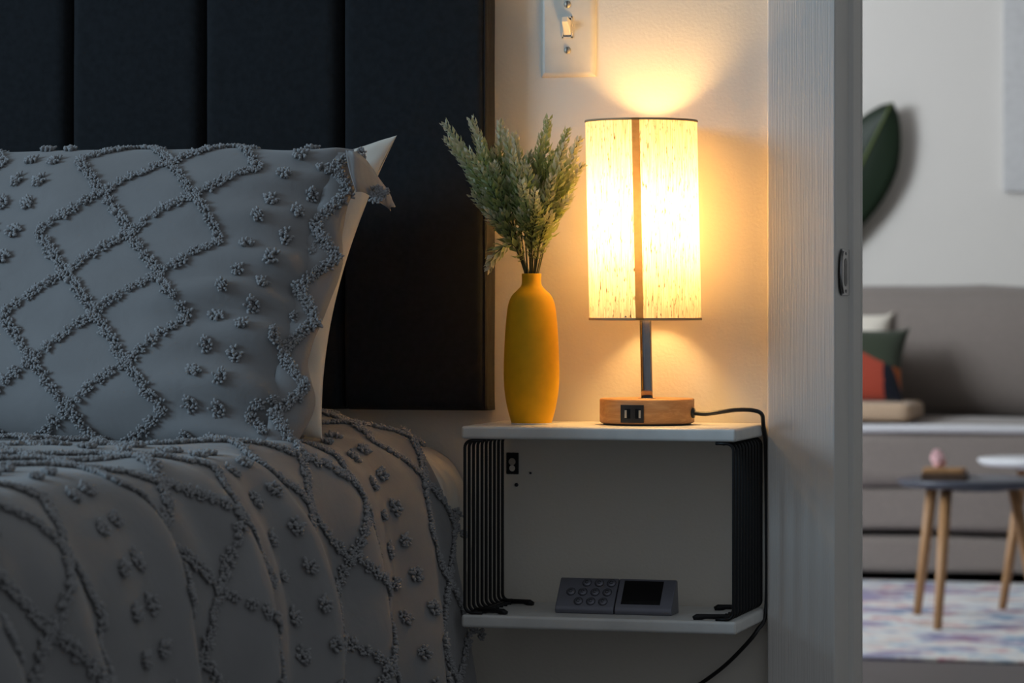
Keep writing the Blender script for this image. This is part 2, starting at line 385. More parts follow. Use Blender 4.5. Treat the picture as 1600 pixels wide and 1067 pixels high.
def duvet_pos(p, y):
    c = dprof(p); e = dprof(p + 0.002) - dprof(p - 0.002); nx, nz = -(-e.z), e.x
    tl = math.hypot(e.x, e.z); nrm = Vector((-e.z / tl, 0, e.x / tl))
    side = sm(0.05, 0.30, p); top = 1 - sm(0.02, 0.2, p)
    q = -y
    ph = q + 0.05 * noise.noise(Vector((p * 5, q * 3, 1.7))) - 0.05 * p
    amp = 0.0150 * side * (0.55 + 0.9 * sm(-0.4, 0.5, noise.noise(Vector((q * 5, 0.3, 4)))))
    amp *= 0.35 + 0.65 * sm(0.16, 0.4, q)
    f1 = math.sin(2 * math.pi * ph / 0.19); f1 = f1 - 0.45 * math.cos(4 * math.pi * ph / 0.19 + 2.2 * noise.noise(Vector((q * 2.3, p, 6))))
    d = amp * f1
    d += 0.007 * noise.noise(Vector((p * 6, q * 6, 9))) + 0.003 * noise.noise(Vector((p * 16, q * 16, 3)))
    d += 0.012 * side * sm(0.25, 0.6, q)          # the cover stands out a little farther along the bed
    P = Vector((c.x, y, c.z)) + nrm * d
    P.z -= top * 0.019 * sm(0.12, 0.34, q) * (1 if p > -1.0 else 1)
    P.z -= (1 - top) * 0.008 * sm(0.12, 0.4, q)
    # puckers radiating from the pillow corner
    P.z += top * 0.004 * math.sin(28 * (p + 0.8 * q)) * sm(0.3, 0.45, q) * (1 - sm(0.6, 1.0, q))
    return P
def duvet_nrm(p, y):
    e = 0.003; a = duvet_pos(p + e, y) - duvet_pos(p - e, y); b = duvet_pos(p, y - e) - duvet_pos(p, y + e)
    n = a.cross(b).normalized(); 
    return n if n.dot(Vector((1, 0, 1))) > 0 else -n
YA, YB = -0.105, -2.05
dv = thing('duvet', 'grey cotton duvet with tufted diamond rows draped over the bed', 'duvet', (-0.9, -1.0, 0.77))
ps = [DL[0] + (0.0 - DL[0]) * (i / 30) for i in range(30)] + [DL[-1] * i / 150 for i in range(151)]
ys = [YA - 0.010 * i for i in range(150)]; ys += [ys[-1] - (ys[-1] - YB) * i / 12 for i in range(1, 13)]
rows = []
for p_ in ps:
    r = []
    for k, y in enumerate(ys):
        P = duvet_pos(p_, y)
        if k == 0: P = duvet_pos(p_, y - 0.01) + Vector((-0.004 if p_ > 0.1 else 0, 0.006, -0.014 if p_ < 0.2 else 0))
        r.append(P)
    rows.append(r)
cg = MB().grid(rows); cg.f = [tuple(reversed(f)) for f in cg.f]
cover = cg.build('cover', sham_m, dv)
s_ = cover.modifiers.new('s', 'SOLIDIFY'); s_.thickness = 0.006; s_.offset = -1

# tufts: chenille clusters sharing a few meshes
def tuft_mesh(seed):
    r = random.Random(seed); b = MB()
    for k in range(26):
        a = r.uniform(0, 6.283); rad = 0.0056 * math.sqrt(r.random()); o = Vector((rad * math.cos(a), rad * math.sin(a), 0))
        L = r.uniform(0.0030, 0.0050); a2 = a + r.uniform(-1.4, 1.4); tilt = r.uniform(0.2, 0.9) * (0.4 + rad / 0.0055)
        d = Vector((math.cos(a2) * math.sin(tilt), math.sin(a2) * math.sin(tilt), max(0.12, math.cos(tilt))))
        p1 = o + d * L * 0.55; d2 = (d + Vector((r.uniform(-.5, .5), r.uniform(-.5, .5), -0.45))).normalized(); p2 = p1 + d2 * L * 0.45
        b.tube([o - Vector((0, 0, 0.001)), p1, p2], [0.0012, 0.0015, 0.0010], 4)
    return b
TUFT = [tuft_mesh(k) for k in range(6)]; TUFT_ME = []
for k, b in enumerate(TUFT):
    o = b.build('tuft', tuft_m); TUFT_ME.append(o.data); bpy.data.objects.remove(o)

def place_tufts(items, parent, limit=298, rest_name='small_tufts'):
    """items: (pos, normal, tangent, scale). Those largest in the photograph become objects, the rest one joined part."""
    rank = []
    for it in items:
        u, v, f = proj(it[0]); view = (CAM - it[0]).normalized(); inside = 0 <= u <= W and 0 <= v <= H
        rank.append((0 if (inside and it[1].dot(view) > 0.05) else 1, f, it))
    rank.sort(key=lambda r: (r[0], r[1])); rest = MB(); r = random.Random(3); org = world_loc(parent)
    for i, (hid, f, (pos, nrm, tan, scl)) in enumerate(rank):
        t = (tan - nrm * tan.dot(nrm)).normalized(); b = nrm.cross(t); a = r.uniform(-0.5, 0.5)
        t, b = t * math.cos(a) + b * math.sin(a), b * math.cos(a) - t * math.sin(a)
        k = r.randrange(6); sx = scl * r.uniform(0.92, 1.15); sy = scl * r.uniform(0.85, 1.1)
        M4 = Matrix(((t.x * sx, b.x * sy, nrm.x * scl, pos.x), (t.y * sx, b.y * sy, nrm.y * scl, pos.y), (t.z * sx, b.z * sy, nrm.z * scl, pos.z), (0, 0, 0, 1)))
        if i < limit and not hid:
            o = bpy.data.objects.new('tuft', TUFT_ME[k]); col.objects.link(o); o.parent = parent
            o.matrix_local = Matrix.Translation(-org) @ M4
        else:
            rest.add([M4 @ q for q in TUFT[k].v], TUFT[k].f)
    if rest.v:
        o = rest.build(rest_name, tuft_m, parent); o['kind'] = 'stuff'

def lattice(q0, q1, p0, p1, Wd, P, gap, off_q, off_p, dots=2, sepd=0.034, spacing=0.0125, jit=0.0012, seed=1):
    """rows of diamonds two wide along q, with columns of dots between the bands; returns [(q,p,dq,dp,scale)]"""
    r = random.Random(seed); out = []; per = 2 * Wd + gap
    k0 = int(math.floor((q0 - off_q) / per)) - 1; k1 = int(math.ceil((q1 - off_q) / per)) + 1
    for k in range(k0, k1 + 1):
        base = off_q + k * per
        n0 = int(math.floor((p0 - off_p) / P)) - 1; n1 = int(math.ceil((p1 - off_p) / P)) + 1
        for c in range(2):
            for n in range(n0, n1 + 1):
                pc = off_p + n * P; ql = base + c * Wd
                L, T, R_, B = (ql, pc), (ql + Wd / 2, pc + P / 2), (ql + Wd, pc), (ql + Wd / 2, pc - P / 2)
                for a, b in ((L, T), (T, R_), (R_, B), (B, L)):
                    ln = math.hypot(b[0] - a[0], b[1] - a[1]); m = max(2, round(ln / spacing))
                    for j in range(m):
                        t = (j + 0.5) / m
                        out.append((a[0] + (b[0] - a[0]) * t + r.uniform(-jit, jit), a[1] + (b[1] - a[1]) * t + r.uniform(-jit, jit), b[0] - a[0], b[1] - a[1], r.uniform(0.9, 1.1)))
        mid = base + 2 * Wd + gap / 2
        for n in range(n0 * 3, n1 * 3 + 1):
            for e in range(dots):
                out.append((mid + (e - 0.5) * sepd + r.uniform(-jit, jit), off_p + n * P / 3 + e * 0.004 + r.uniform(-jit, jit), 1, 0.3, 1.25))
    return [o for o in out if q0 <= o[0] <= q1 and p0 <= o[1] <= p1]

items = []
for q, p_, dq, dp, s in lattice(0.09, 1.50, -0.55, 0.62, 0.125, 0.115, 0.13, 0.36, 0.02, seed=4):
    y = -q; P = duvet_pos(p_, y)
    u, v, f = proj(P)
    if u < -260 or v > H + 160: continue
    N = duvet_nrm(p_, y); T = duvet_pos(p_ + dp * 0.02, y - dq * 0.02) - P
    if T.length < 1e-6: T = Vector((0, 1, 0))
    items.append((P + N * 0.0012, N, T, s * 0.97))
place_tufts(items, dv)

# mattress with its white sheet
mt = thing('mattress', 'white sheeted mattress showing between duvet and wall', 'mattress', (-0.98, -1.02, 0.40))
b = MB().box((-1.70, -2.0, 0.42), (-0.262, -0.012, 0.735)); b.build('body', white_cotton, mt, bevel=0.05, seg=5)
sh = MB(); rows = []
spf = bez([(-0.335, 0, 0.728), (-0.285, 0, 0.726), (-0.250, 0, 0.708), (-0.230, 0, 0.672), (-0.226, 0, 0.635), (-0.234, 0, 0.58), (-0.255, 0, 0.53)], 6)
for P in spf:
    r = []
    for j in range(19):
        y = -0.012 - 0.10 * j / 18; r.append(P + Vector((0.005 * noise.noise(Vector((P.z * 28, y * 60, 0))), y, 0.004 * noise.noise(Vector((P.z * 20, y * 45, 4))))))
    rows.append(r)
so = sh.grid(rows).build('sheet', white_cotton, mt); k = so.modifiers.new('s', 'SOLIDIFY'); k.thickness = 0.003
bf = thing('bed_base', 'dark upholstered bed base hidden beneath the duvet', 'bed base', (-0.98, -1.0, 0))
MB().box((-1.69, -1.98, 0.12), (-0.27, -0.05, 0.418)).build('frame', head_m, bf, bevel=0.01)
for lx in (-1.6, -0.36):
    for ly in (-1.9, -0.15): MB().box((lx - .03, ly - .03, 0), (lx + .03, ly + .03, 0.12)).build('leg', wire_m, bf, bevel=0.004)

# ------------------------------------------------------------------ pillows
def cushion(name, mat, parent, org, ex, ey, Lx, Ly, Tf, Tb, flat=0.0, wr=0.0, nx=90, ny=70, pw=2.4, qx=0.5, corner=0.05, sag=None, dqs=0.0):
    """org: one corner; ex, ey: unit axes; returns (object, surface function of s,t in 0..1 on the front)"""
    ez = ey.cross(ex).normalized()      # out of the front
    def core(s, t, sd):
        a = max(0.0, 1 - abs(2 * s - 1) ** (pw * 1.9)); b = max(0.0, 1 - abs(2 * t - 1) ** pw)
        h = (a ** (qx + dqs)) * (b ** qx)
        ps_ = (2 * s - 1); pt = (2 * t - 1)
        x = 0.5 + 0.5 * ps_ * (1 - corner * (1 - pt * pt) * 0.6 * abs(ps_)); y = 0.5 + 0.5 * pt * (1 - corner * 0.6 * (1 - ps_ ** 8) * abs(pt))
        P = org + ex * (x * Lx) + ey * (y * Ly)
        T = Tf if sd > 0 else Tb
        P = P + ez * (sd * T * h)
        if wr and sd > 0:
            dx = s * Lx                          # metres from the right edge (ex runs leftwards)
            m = math.exp(-dx / 0.085) * sm(0.0, 0.02, dx) * (1.25 - 0.7 * sm(0.35, 0.8, t))
            w_ = noise.noise(Vector((t * 9 + dx * 6, dx * 9, 2.2))) * 0.9 + 0.55 * math.sin(t * 46 + dx * 14 + 3 * noise.noise(Vector((t * 3, dx * 8, 5))))
            P = P + ez * (wr * m * w_ )
            P = P + ez * (0.0035 * noise.noise(Vector((s * 8, t * 6, 7.1))))
            if sag: P = sag(P, s, t, dx)
        return P
    g = MB()
    ss = [0.5 - 0.5 * math.cos(math.pi * i / nx) for i in range(nx + 1)]; ts = [0.5 - 0.5 * math.cos(math.pi * i / ny) for i in range(ny + 1)]
    g.grid([[core(s, t, 1) for t in reversed(ts)] for s in ss]); g.grid([[core(s, t, -1) for t in ts] for s in ss])
    o = g.build(name, mat, parent)
    return o, lambda s, t: core(s, t, 1)

# white pillow behind
wp = thing('white_pillow', 'plain white pillow tucked behind the grey tufted pillow', 'pillow', (-0.6, -0.22, 0.77))
br = Vector((-0.297, -0.335, 0.752)); tr = Vector((-0.272, -0.150, 1.086)); ey = (tr - br)
L_ = ey.length; ey.normalize(); ex = Vector((-1, 0, -0.13)).normalized()
ob, f_ = cushion('case', white_cotton, wp, br, ex, ey, 0.66, L_, 0.042, 0.05, wr=0.006, corner=0.14)

ex = Vector((-1, 0, 0))
sp_ = thing('tufted_pillow', 'grey pillow with tufted diamonds and dot pairs on the bed', 'pillow', (-0.6, -0.38, 0.76))
br = Vector((-0.296, -0.470, 0.742)); tr = Vector((-0.289, -0.250, 1.066)); ey = tr - br; PL = ey.length; ey.normalize(); PW = 0.70
def sag(P, s, t, dx): return P
ob, F = cushion('sham', sham_m, sp_, br, ex, ey, PW, PL, 0.066, 0.055, wr=0.017, corner=0.05, pw=3.0, dqs=0.3)
def f_nrm(s, t):
    e = 0.004; a = F(min(1, s + e), t) - F(max(0, s - e), t); b = F(s, min(1, t + e)) - F(s, max(0, t - e)); n = a.cross(b).normalized()
    return n if n.y < 0.2 and n.dot(Vector((0, -1, 0.6))) > 0 else -n
# arc-length table over the front in t so the pattern is not squashed at the rim
items = []
def t_table(s, N=60):
    pts = [F(s, i / N) for i in range(N + 1)]; L = [0]
    for i in range(N): L.append(L[-1] + (pts[i + 1] - pts[i]).length)
    return L
tabs = {}
def t_of(s, d):
    k = round(s, 2); 
    if k not in tabs: tabs[k] = t_table(min(0.99, max(0.005, k)))
    L = tabs[k]; i = max(0, min(len(L) - 2, bisect.bisect_right(L, d) - 1))
    return min(0.999, (i + (d - L[i]) / max(1e-6, L[i + 1] - L[i])) / 60.0) if d < L[-1] else None
for q, p_, dq, dp, s in lattice(0.004, 0.60, 0.0, 0.60, 0.107, 0.107, 0.086, 0.116, 0.045, sepd=0.030, seed=9):
    q -= 0.13 * (p_ - 0.10)
    if q < 0.003: continue
    s0 = q / PW; d = p_
    t0 = t_of(s0, d)
    if t0 is None: continue
    P = F(s0, t0); N = f_nrm(s0, t0)
    T = ex * dq + ey * dp
    items.append((P + N * 0.0012, N, T, s * 0.95))
fl_items = items

# flange of the sham along the right edge and the folded corner
def ribbon(pairs, mat, name, parent, nb=5, th=0.0012, k=10):
    A = bez([a for a, b in pairs], k); B = bez([b for a, b in pairs], k); rows = []
    for i, (a, b) in enumerate(zip(A, B)):
        r = []
        for j in range(nb + 1):
            t = j / nb; P = a.lerp(b, t); P = P + Vector((0, -1, 0.2)) * (0.006 * math.sin(math.pi * t) + 0.003 * noise.noise(Vector((i * 0.25, t * 2, 1))))
            r.append(P)
        rows.append(r)
    o = MB().grid(rows).build(name, mat, parent); m = o.modifiers.new('s', 'SOLIDIFY'); m.thickness = th; return o, rows
edge = [F(0.002, t) for t in (0.03, 0.16, 0.3, 0.45, 0.6, 0.75, 0.9, 0.985)]
wv = [0.012, 0.026, 0.014, 0.020, 0.024, 0.016, 0.014, 0.012]
pairs = []
for i, (e, wd) in enumerate(zip(edge, wv)):
    pairs.append((e + Vector((-0.012, -0.012, 0)), e + Vector((wd, 0.008 * math.sin(i * 2.1) + 0.010, -0.004))))
fo, frows = ribbon(pairs, sham_m, 'flange', sp_)
for i in range(0, len(frows)):
    if i % 1 == 0:
        j = 4 if i % 10 < 5 else 3
        tri = abs((i % 14) / 7 - 1); P = frows[i][0].lerp(frows[i][-1], 0.15 + 0.75 * tri)
        P = P + Vector((0, -1, 0.2)) * 0.007
        fl_items.append((P, Vector((0.35, -0.9, 0.2)).normalized(), Vector((0.3, 0.1, 1)), 1.0))
# folded ear at the top corner
D3 = 3.46
E = [(dep(540, 236, 3.47), dep(556, 300, 3.42)), (dep(556, 239, 3.47), dep(566, 300, 3.43)), (dep(574, 254, 3.48), dep(578, 306, 3.45)), (dep(592, 280, 3.48), dep(592, 316, 3.46)), (dep(606, 300, 3.48), dep(602, 322, 3.47)), (dep(617, 324, 3.48), dep(610, 328, 3.48))]
eo, er = ribbon(E, sham_m, 'corner_flap', sp_)
for k in range(6):
    P = dep(592 + rnd.uniform(-6, 14), 300 + rnd.uniform(-4, 18), 3.452); fl_items.append((P, Vector((0.3, -0.95, 0.1)).normalized(), Vector((0.5, 0, -1)), 0.9))
place_tufts(fl_items, sp_)

# ------------------------------------------------------------------ wall shelf
SY = -0.17
SX0 = at(720, 668, SY).x; SX1 = at(1150, 670, SY).x; ZT = 0.761; TH = 0.0145; ZB = 0.5515
ws = thing('wall_shelf', 'two-tier white wall shelf with black wire sides beside the bed', 'shelf', ((SX0 + SX1) / 2, 0, ZB))
def board(name, zt):
    b = MB(); c = 0.003
    b.box((SX0, SY, zt - TH), (SX1, -0.001, zt)); return b.build(name, board_m, ws, bevel=0.0035, seg=3)
board('top_board', ZT); board('bottom_board', ZB)
wr_ = 0.0018
def wire_side(name, x, inw, n=10):
    r = None
    zt = ZT - TH - wr_; zb = ZB + wr_
    yf, yb = SY + 0.004, -0.012
    legT, legB = 0.020, 0.020
    rail = MB()
    for z, ext in ((zt - 0.0005, legT), (zb + 0.0005, legB)):
        rail.tube([(x + inw * (ext * 0.55), yf, z), (x + inw * (ext * 0.55), yb, z)], wr_, 8)
    r = rail.build(name, wire_m, ws)
    for y in (yf + 0.012, yb - 0.03):
        ft = MB().tube([(x + inw * 0.008, y, zb + 0.002), (x + inw * 0.034, y - 0.002, zb + 0.002), (x + inw * 0.042, y - 0.004, zb + 0.001), (x + inw * 0.046, y - 0.0045, zb - 0.001)], [0.0030, 0.0028, 0.0040, 0.0034], 8)
        ft.build('foot', wire_m, r)
    for i in range(n):
        y = yf + (yb - yf) * i / (n - 1); R_ = 0.008; pts = [(x + inw * legT, y, zt)]
        pts += [(x + inw * (R_ - R_ * math.sin(a)), y, zt - R_ + R_ * math.cos(a)) for a in [math.pi / 2 * k / 6 for k in range(7)]]
        pts += [(x, y, zt - (zt - zb) * k / 4) for k in (1, 2, 3)]
        pts += [(x + inw * (R_ - R_ * math.cos(a)), y, zb + R_ - R_ * math.sin(a)) for a in [math.pi / 2 * k / 6 for k in range(7)]]
        pts += [(x + inw * legB, y, zb)]
        MB().tube(pts, wr_, 8).build('wire', wire_m, r)
    return r
wire_side('wire_side', SX0 + 0.0035, 1); wire_side('wire_side', SX1 - 0.0035, -1)
# fixing bracket on the wall under the top board
bc = at(800.5, 724, -0.002)
br_ = MB(); br_.box((bc.x - 0.0075, -0.0022, bc.z - 0.0125), (bc.x + 0.0075, -0.0004, bc.z + 0.0125)); bo = br_.build('bracket', wire_m, ws, bevel=0.001)
def disc(c, r, y, k=20): return MB().add([(c.x + r * math.cos(2*math.pi*j/k), y, c.z + r * math.sin(2*math.pi*j/k)) for j in range(k)], [tuple(range(k))])
disc(bc + Vector((0, 0, 0.002)), 0.0042, -0.0032).build('screw', screw_m, bo); disc(bc + Vector((0, 0, -0.0055)), 0.0036, -0.0028).build('keyhole', wall_m, bo)
for (u, v, r_) in ((807, 757.5, 0.0022), (829, 739, 0.0013)):
    c = at(u, v, -0.0005); d = MB().lathe([(0.0, 0.0), (r_, 0.0), (r_, 0.0015), (0, 0.0018)], (0, 0, 0), 14)
    d.v = [Vector((c.x + p.x, -p.z, c.z + p.y)) for p in d.v]
    tag(d.build('wall_screw', device_d, base=(c.x, 0, c.z)), 'tiny screw head in the wall beside the bracket, ' + ('the larger lower one' if r_ > 0.002 else 'the smaller upper one'), 'screw', 'screws in the wall')

# ------------------------------------------------------------------ vase
VY = -0.095; vc = at(830.5, 600, VY); vc.z = ZT
k_ = 5000 * (VY - CAM.y) / ray(830.5, 600).y; pm = k_ / 5000  # metres per pixel there
vpx = [(31, 664), (33.5, 655), (37.5, 640), (41.5, 618), (43.3, 596), (43.4, 570), (42.3, 540), (40.5, 510), (38.0, 485), (35.0, 471), (30.0, 461), (22.0, 453), (17.0, 447.5), (15.2, 442), (15.0, 434), (15.3, 429), (15.0, 427.3)]
zv = lambda v: ZT + (664 - v) / (664 - 427.3) * (at(830, 427.3, VY).z - ZT)
pr = [(r * pm, zv(v) - ZT) for r, v in vpx]
prc = [(q.x, q.z) for q in bez([(r, 0, z) for r, z in pr], 5)]
vs_ = thing('vase', 'matte mustard yellow bottle vase holding frosted green sprigs', 'vase', (vc.x, VY, ZT))
b = MB(); ri = [(max(r - 0.0022, 0.004), max(z, 0.006)) for r, z in reversed(prc)]
b.lathe([(0.0, 0.0005)] + [(prc[0][0] - 0.002, 0.0)] + prc + ri + [(0.0, 0.006)], (vc.x, VY, ZT), 64)
b.build('body', vase_m, vs_)
b = MB().lathe([(prc[0][0] + 0.0001, 0.0), (prc[0][0] + 0.0006, 0.0008), (prc[0][0] + 0.0004, 0.0016), (prc[0][0] - 0.001, 0.0016), (prc[0][0] - 0.001, 0.0)], (vc.x, VY, ZT), 48, closed=True); b.build('foot_ring', board_m, vs_)

# sprigs in the vase: each one a thing
ZM = ZT + prc[-1][1]
SPR = [ # tip u, v, y, bow (px sideways), label, start of leaves
 (695, 193, -0.10, -6, 'sprig reaching farthest up and left across the dark headboard', .40),
 (698, 218, -0.13, -14, 'sprig with pale tip just below the upper leftmost one', .36),
 (736, 187, -0.08, -2, 'upright sprig tip against the dark headboard edge', .45),
 (782, 192, -0.07, -16, 'sprig curling right in front of the headboard side edge', .42),
 (731, 236, -0.15, -12, 'pale pink-tipped sprig leaning left at the front of the bunch', .34),
 (789, 206, -0.11, -8, 'thick cream-tipped sprig rising in the middle of the bunch', .36),
 (803, 211, -0.07, -6, 'sprig behind the thick cream-tipped one in the middle', .40),
 (801, 240, -0.14, -4, 'shorter pale sprig standing before the thick cream-tipped one', .32),
 (857, 186, -0.06, 8, 'green sprig arching to the top above the lamp side', .42),
 (846, 214, -0.09, 8, 'dark green sprig just below the arching top one', .38),
 (815, 287, -0.16, -6, 'short cream-tipped sprig at the front centre of the bunch', .30),
 (836, 300, -0.16, 2, 'shortest pale-tipped sprig right of the front centre one', .28),
 (862, 278, -0.12, 6, 'middle-height pale sprig in the right half of the bunch', .32),
 (886, 206, -0.07, 12, 'tall sprig on the right leaning towards the lampshade', .40),
 (882, 226, -0.11, 10, 'yellow-lit sprig below the tall right one', .36),
 (905, 219, -0.08, 16, 'sprig whose tip touches the outline of the lampshade', .40),
 (910, 258, -0.10, 20, 'lowest right sprig brushing beside the lampshade', .36),
 (892, 306, -0.11, 18, 'short side sprig low on the right of the bunch', .34),
 (763, 418, -0.13, -1, 'single small sprig drooping left just above the vase neck', .30),
 (738, 305, -0.12, -18, 'lower left sprig hanging out over the headboard edge', .36),
 (768, 262, -0.13, -10, 'dense sprig filling the left middle of the bunch', .34),
 (828, 245, -0.08, 2, 'dense sprig filling the centre behind the front ones', .34),
 (758, 330, -0.13, -14, 'short sprig low on the left of the bunch', .34),
 (860, 335, -0.13, 8, 'short sprig low right above the vase mouth', .32),
]
for i, (u, v, y, bow, lab, ls) in enumerate(SPR):
    r = random.Random(100 + i)
    tip = at(u, v, y); a0 = 6.283 * i / len(SPR) * 3.1; rb = 0.008 * math.sqrt(r.random())
    off = Vector((rb * math.cos(a0), rb * math.sin(a0), 0)); off.x = 0.6 * off.x + 0.007 * max(-1, min(1, (tip.x - vc.x) / 0.06))
    if off.length > 0.0078: off = off.normalized() * 0.0078
    root = Vector((vc.x, VY, ZM - 0.05)) - off * 0.6; mouth = Vector((vc.x, VY, ZM + 0.002)) + off
    if v > 400:
        mid = at(800, 382, -0.118); path = bez([root, mouth, at(812, 400, -0.11), mid, at(778, 393, -0.13), tip], 10)
    else:
        mid = mouth.lerp(tip, 0.55); mid = mid + Vector((-0.45 * bow * 0.00072 if i != 3 else bow * 0.00072, 0, 0.003 + 0.0003 * abs(bow)))
        path = bez([root, mouth, mid, tip], 14)
    T = thing('flower_sprig', 'frosted ' + lab, 'sprig', tuple(mouth), 'artificial sprigs in the yellow vase')
    m_ = len(path); MB().tube(path, [0.0012 - 0.0007 * k / m_ for k in range(m_)], 5).build('stem', stem_m, T)
    lv = MB(); pale = []; tb = MB(); tpale = []
    def arcs(pt):
        L = [0.0]
        for k in range(1, len(pt)): L.append(L[-1] + (pt[k] - pt[k - 1]).length)
        return L
    def foliage(pt, start, size, bl=0.70):
        Ls = arcs(pt); n_ = len(pt); tot = Ls[-1]; s_ = start; ang = r.uniform(0, 6)
        while s_ < tot + 0.0005:
            k = max(0, min(n_ - 2, bisect.bisect_right(Ls, s_) - 1)); f = (s_ - Ls[k]) / max(1e-6, Ls[k + 1] - Ls[k]); P = pt[k].lerp(pt[k + 1], min(f, 1)); D = (pt[k + 1] - pt[k]).normalized()
            ref = Vector((0, 1, 0)) if abs(D.y) < 0.8 else Vector((1, 0, 0)); A = (ref - D * ref.dot(D)).normalized(); B = D.cross(A)
            fr = (s_ - start) / max(1e-6, tot - start); w_ = min(1, 0.45 + 2.2 * fr) * (1 - 0.55 * max(0, (fr - 0.55) / 0.45))
            bloom = fr > bl
            for q in range(4):
                an = ang + q * 6.283 / 4 + r.uniform(-.25, .25); rad = A * math.cos(an) + B * math.sin(an)
                ln = size * w_ * r.uniform(0.8, 1.15); op = r.uniform(0.65, 1.0) * (1 - 0.25 * fr); d = (D * math.cos(op) + rad * math.sin(op)).normalized(); sd = d.cross(rad).normalized(); up = sd.cross(d); wd = ln * (0.17 if not bloom else 0.22)
                c0 = P + rad * 0.0006; c1 = c0 + d * ln * 0.55; c2 = c0 + d * ln - rad * ln * 0.10
                (tb if bloom else lv).add([c0, c1 + sd * wd + up * wd * .35, c2, c1 - sd * wd + up * wd * .35, c1 - up * wd * 0.1], [(0, 1, 4), (1, 2, 4), (2, 3, 4), (3, 0, 4)], True)
                pv = max(0, min(1, 0.20 + 0.34 * fr + r.uniform(-.14, .24))) if not bloom else max(0, min(1, 0.74 + 0.9 * (fr - 0.7) + r.uniform(-.2, .2)))
                if i in (8, 9, 13): pv *= 0.6
                (tpale if bloom else pale).extend([pv * 0.7, pv, min(1, pv + .2), pv, pv * 0.8])
            s_ += 0.0062 * (1 - 0.40 * fr); ang += 0.785
    Ls = arcs(path); mo = min(range(m_), key=lambda k: (path[k] - mouth).length); Lm = Ls[mo]; tot = Ls[-1]
    foliage(path, Lm + (tot - Lm) * (0.25 if v > 400 else ls - 0.12), 0.0178)
    if v < 340:                                   # two side twigs per sprig
        for e, fb in ((-1, 0.34), (1, 0.46)):
            kb_ = min(range(m_), key=lambda k: abs(Ls[k] - (Lm + (tot - Lm) * fb))); p0 = path[kb_]; D = (path[min(kb_ + 2, m_ - 1)] - p0).normalized()
            sdv = Vector((e * r.uniform(0.5, 1.0), r.uniform(-0.6, 0.3), 0)); ln_ = (tot - Lm) * r.uniform(0.30, 0.42)
            d1 = (D + sdv * 0.38).normalized(); d2 = (D + sdv * 0.30 + Vector((0, 0, 0.25))).normalized()
            tw = bez([p0, p0 + d1 * ln_ * 0.5, p0 + d1 * ln_ * 0.5 + d2 * ln_ * 0.5], 8)
            MB().tube(tw, 0.0006, 4).build('twig', stem_m, T); foliage(tw, 0.012, 0.0158, 0.78)
    lo_ = lv.build('leaves', leaf_m, T, attr=('pale', pale)); lo_['kind'] = 'stuff'
    to_ = tb.build('bloom_tip', leaf_m, T, attr=('pale', tpale)); to_['kind'] = 'stuff'

# ------------------------------------------------------------------ table lamp
LY = -0.0705; lc = at(1011, 660, LY); lc.z = ZT; pm = 5000 * (LY - CAM.y) / ray(1011, 660).y / 5000
lp = thing('table_lamp', 'lit bedside lamp with linen drum shade and round wooden base', 'lamp', (lc.x, LY, ZT))
BR = 74 * pm; BH = 0.0275
b = MB().lathe([(0, 0.0018), (BR - 0.002, 0.0018), (BR - 0.0008, 0.0024), (BR, 0.0035), (BR, 0.0018 + BH - 0.001), (BR - 0.001, 0.0018 + BH), (0, 0.0018 + BH)], (lc.x, LY, ZT), 80); b.build('base', lampwood, lp)
MB().lathe([(0, 0), (BR - 0.004, 0), (BR - 0.004, 0.0019), (0, 0.0019)], (lc.x, LY, ZT), 64).build('foot_pad', blackp, lp)
# usb panel, follows the curve of the base; ports
def on_base(u, v, out):
    th = math.asin(max(-1, min(1, (u - 1011) * pm / BR))); base_a = -math.pi / 2 + YAW * 0 
    vd = (CAM - lc); vd.z = 0; vd.normalize(); rt = Vector((-vd.y, vd.x, 0)); 
    d = vd * math.cos(th) + rt * math.sin(th)
    return Vector((lc.x, LY, 0)) + d * (BR + out) + Vector((0, 0, ZT + (662.5 - v) * pm))
def base_patch(name, u0, u1, v0, v1, o0, o1, mat, par, n=6, bev=0):
    g = MB(); us = [u0 + (u1 - u0) * k / n for k in range(n + 1)]
    sec = [(v0, o0), (v0, o1), (v1, o1), (v1, o0)]
    g.grid([[on_base(u, v, o) for v, o in sec] for u in us]); a = len(g.v)
    g.add([on_base(u0, v, o) for v, o in sec], [(0, 1, 2, 3)], False); g.add([on_base(u1, v, o) for v, o in sec], [(3, 2, 1, 0)], False)
    g.smooth = [False] * len(g.f)
    return g.build(name, mat, par)
up = base_patch('usb_panel', 971, 1006, 630, 657.5, -0.001, 0.0012, blackp, lp)
for (u0, u1) in ((977.5, 986), (993, 1001.5)):
    po = base_patch('usb_port', u0, u1, 636, 651, 0.0010, 0.00135, screen_m, up)
    base_patch('contact', (u0 if u0 < 985 else u1 - 3), (u0 + 3 if u0 < 985 else u1), 638, 650, 0.0013, 0.0017, screw_m, po, 2)
tilt = -math.radians(1.25)
def lean(b):
    for p in b.v:
        dz = p.z - (ZT + BH); p.x += math.tan(tilt) * dz
    return b
z_sb = at(1004, 500, LY).z; z_st = at(1000, 188.5, LY).z; SR = 87.3 * pm
lean(MB().tube([(lc.x, LY, ZT + BH), (lc.x, LY, ZT + BH + 0.002)], 0.0105, 24)).build('collar', chrome, lp)
pole = lean(MB().tube([(lc.x, LY, ZT + BH + (z_sb + 0.03 - ZT - BH) * k / 10) for k in range(11)], 0.0066, 28)).build('pole', chrome, lp)
b = MB(); ZZ = 40
rows = [[Vector((lc.x + SR * math.cos(2 * math.pi * j / 96), LY + SR * math.sin(2 * math.pi * j / 96), z_sb + (z_st - z_sb) * k / ZZ)) for k in range(ZZ + 1)] for j in range(96)]
b.grid(rows, True); shd = lean(b).build('shade', shade_m, lp)
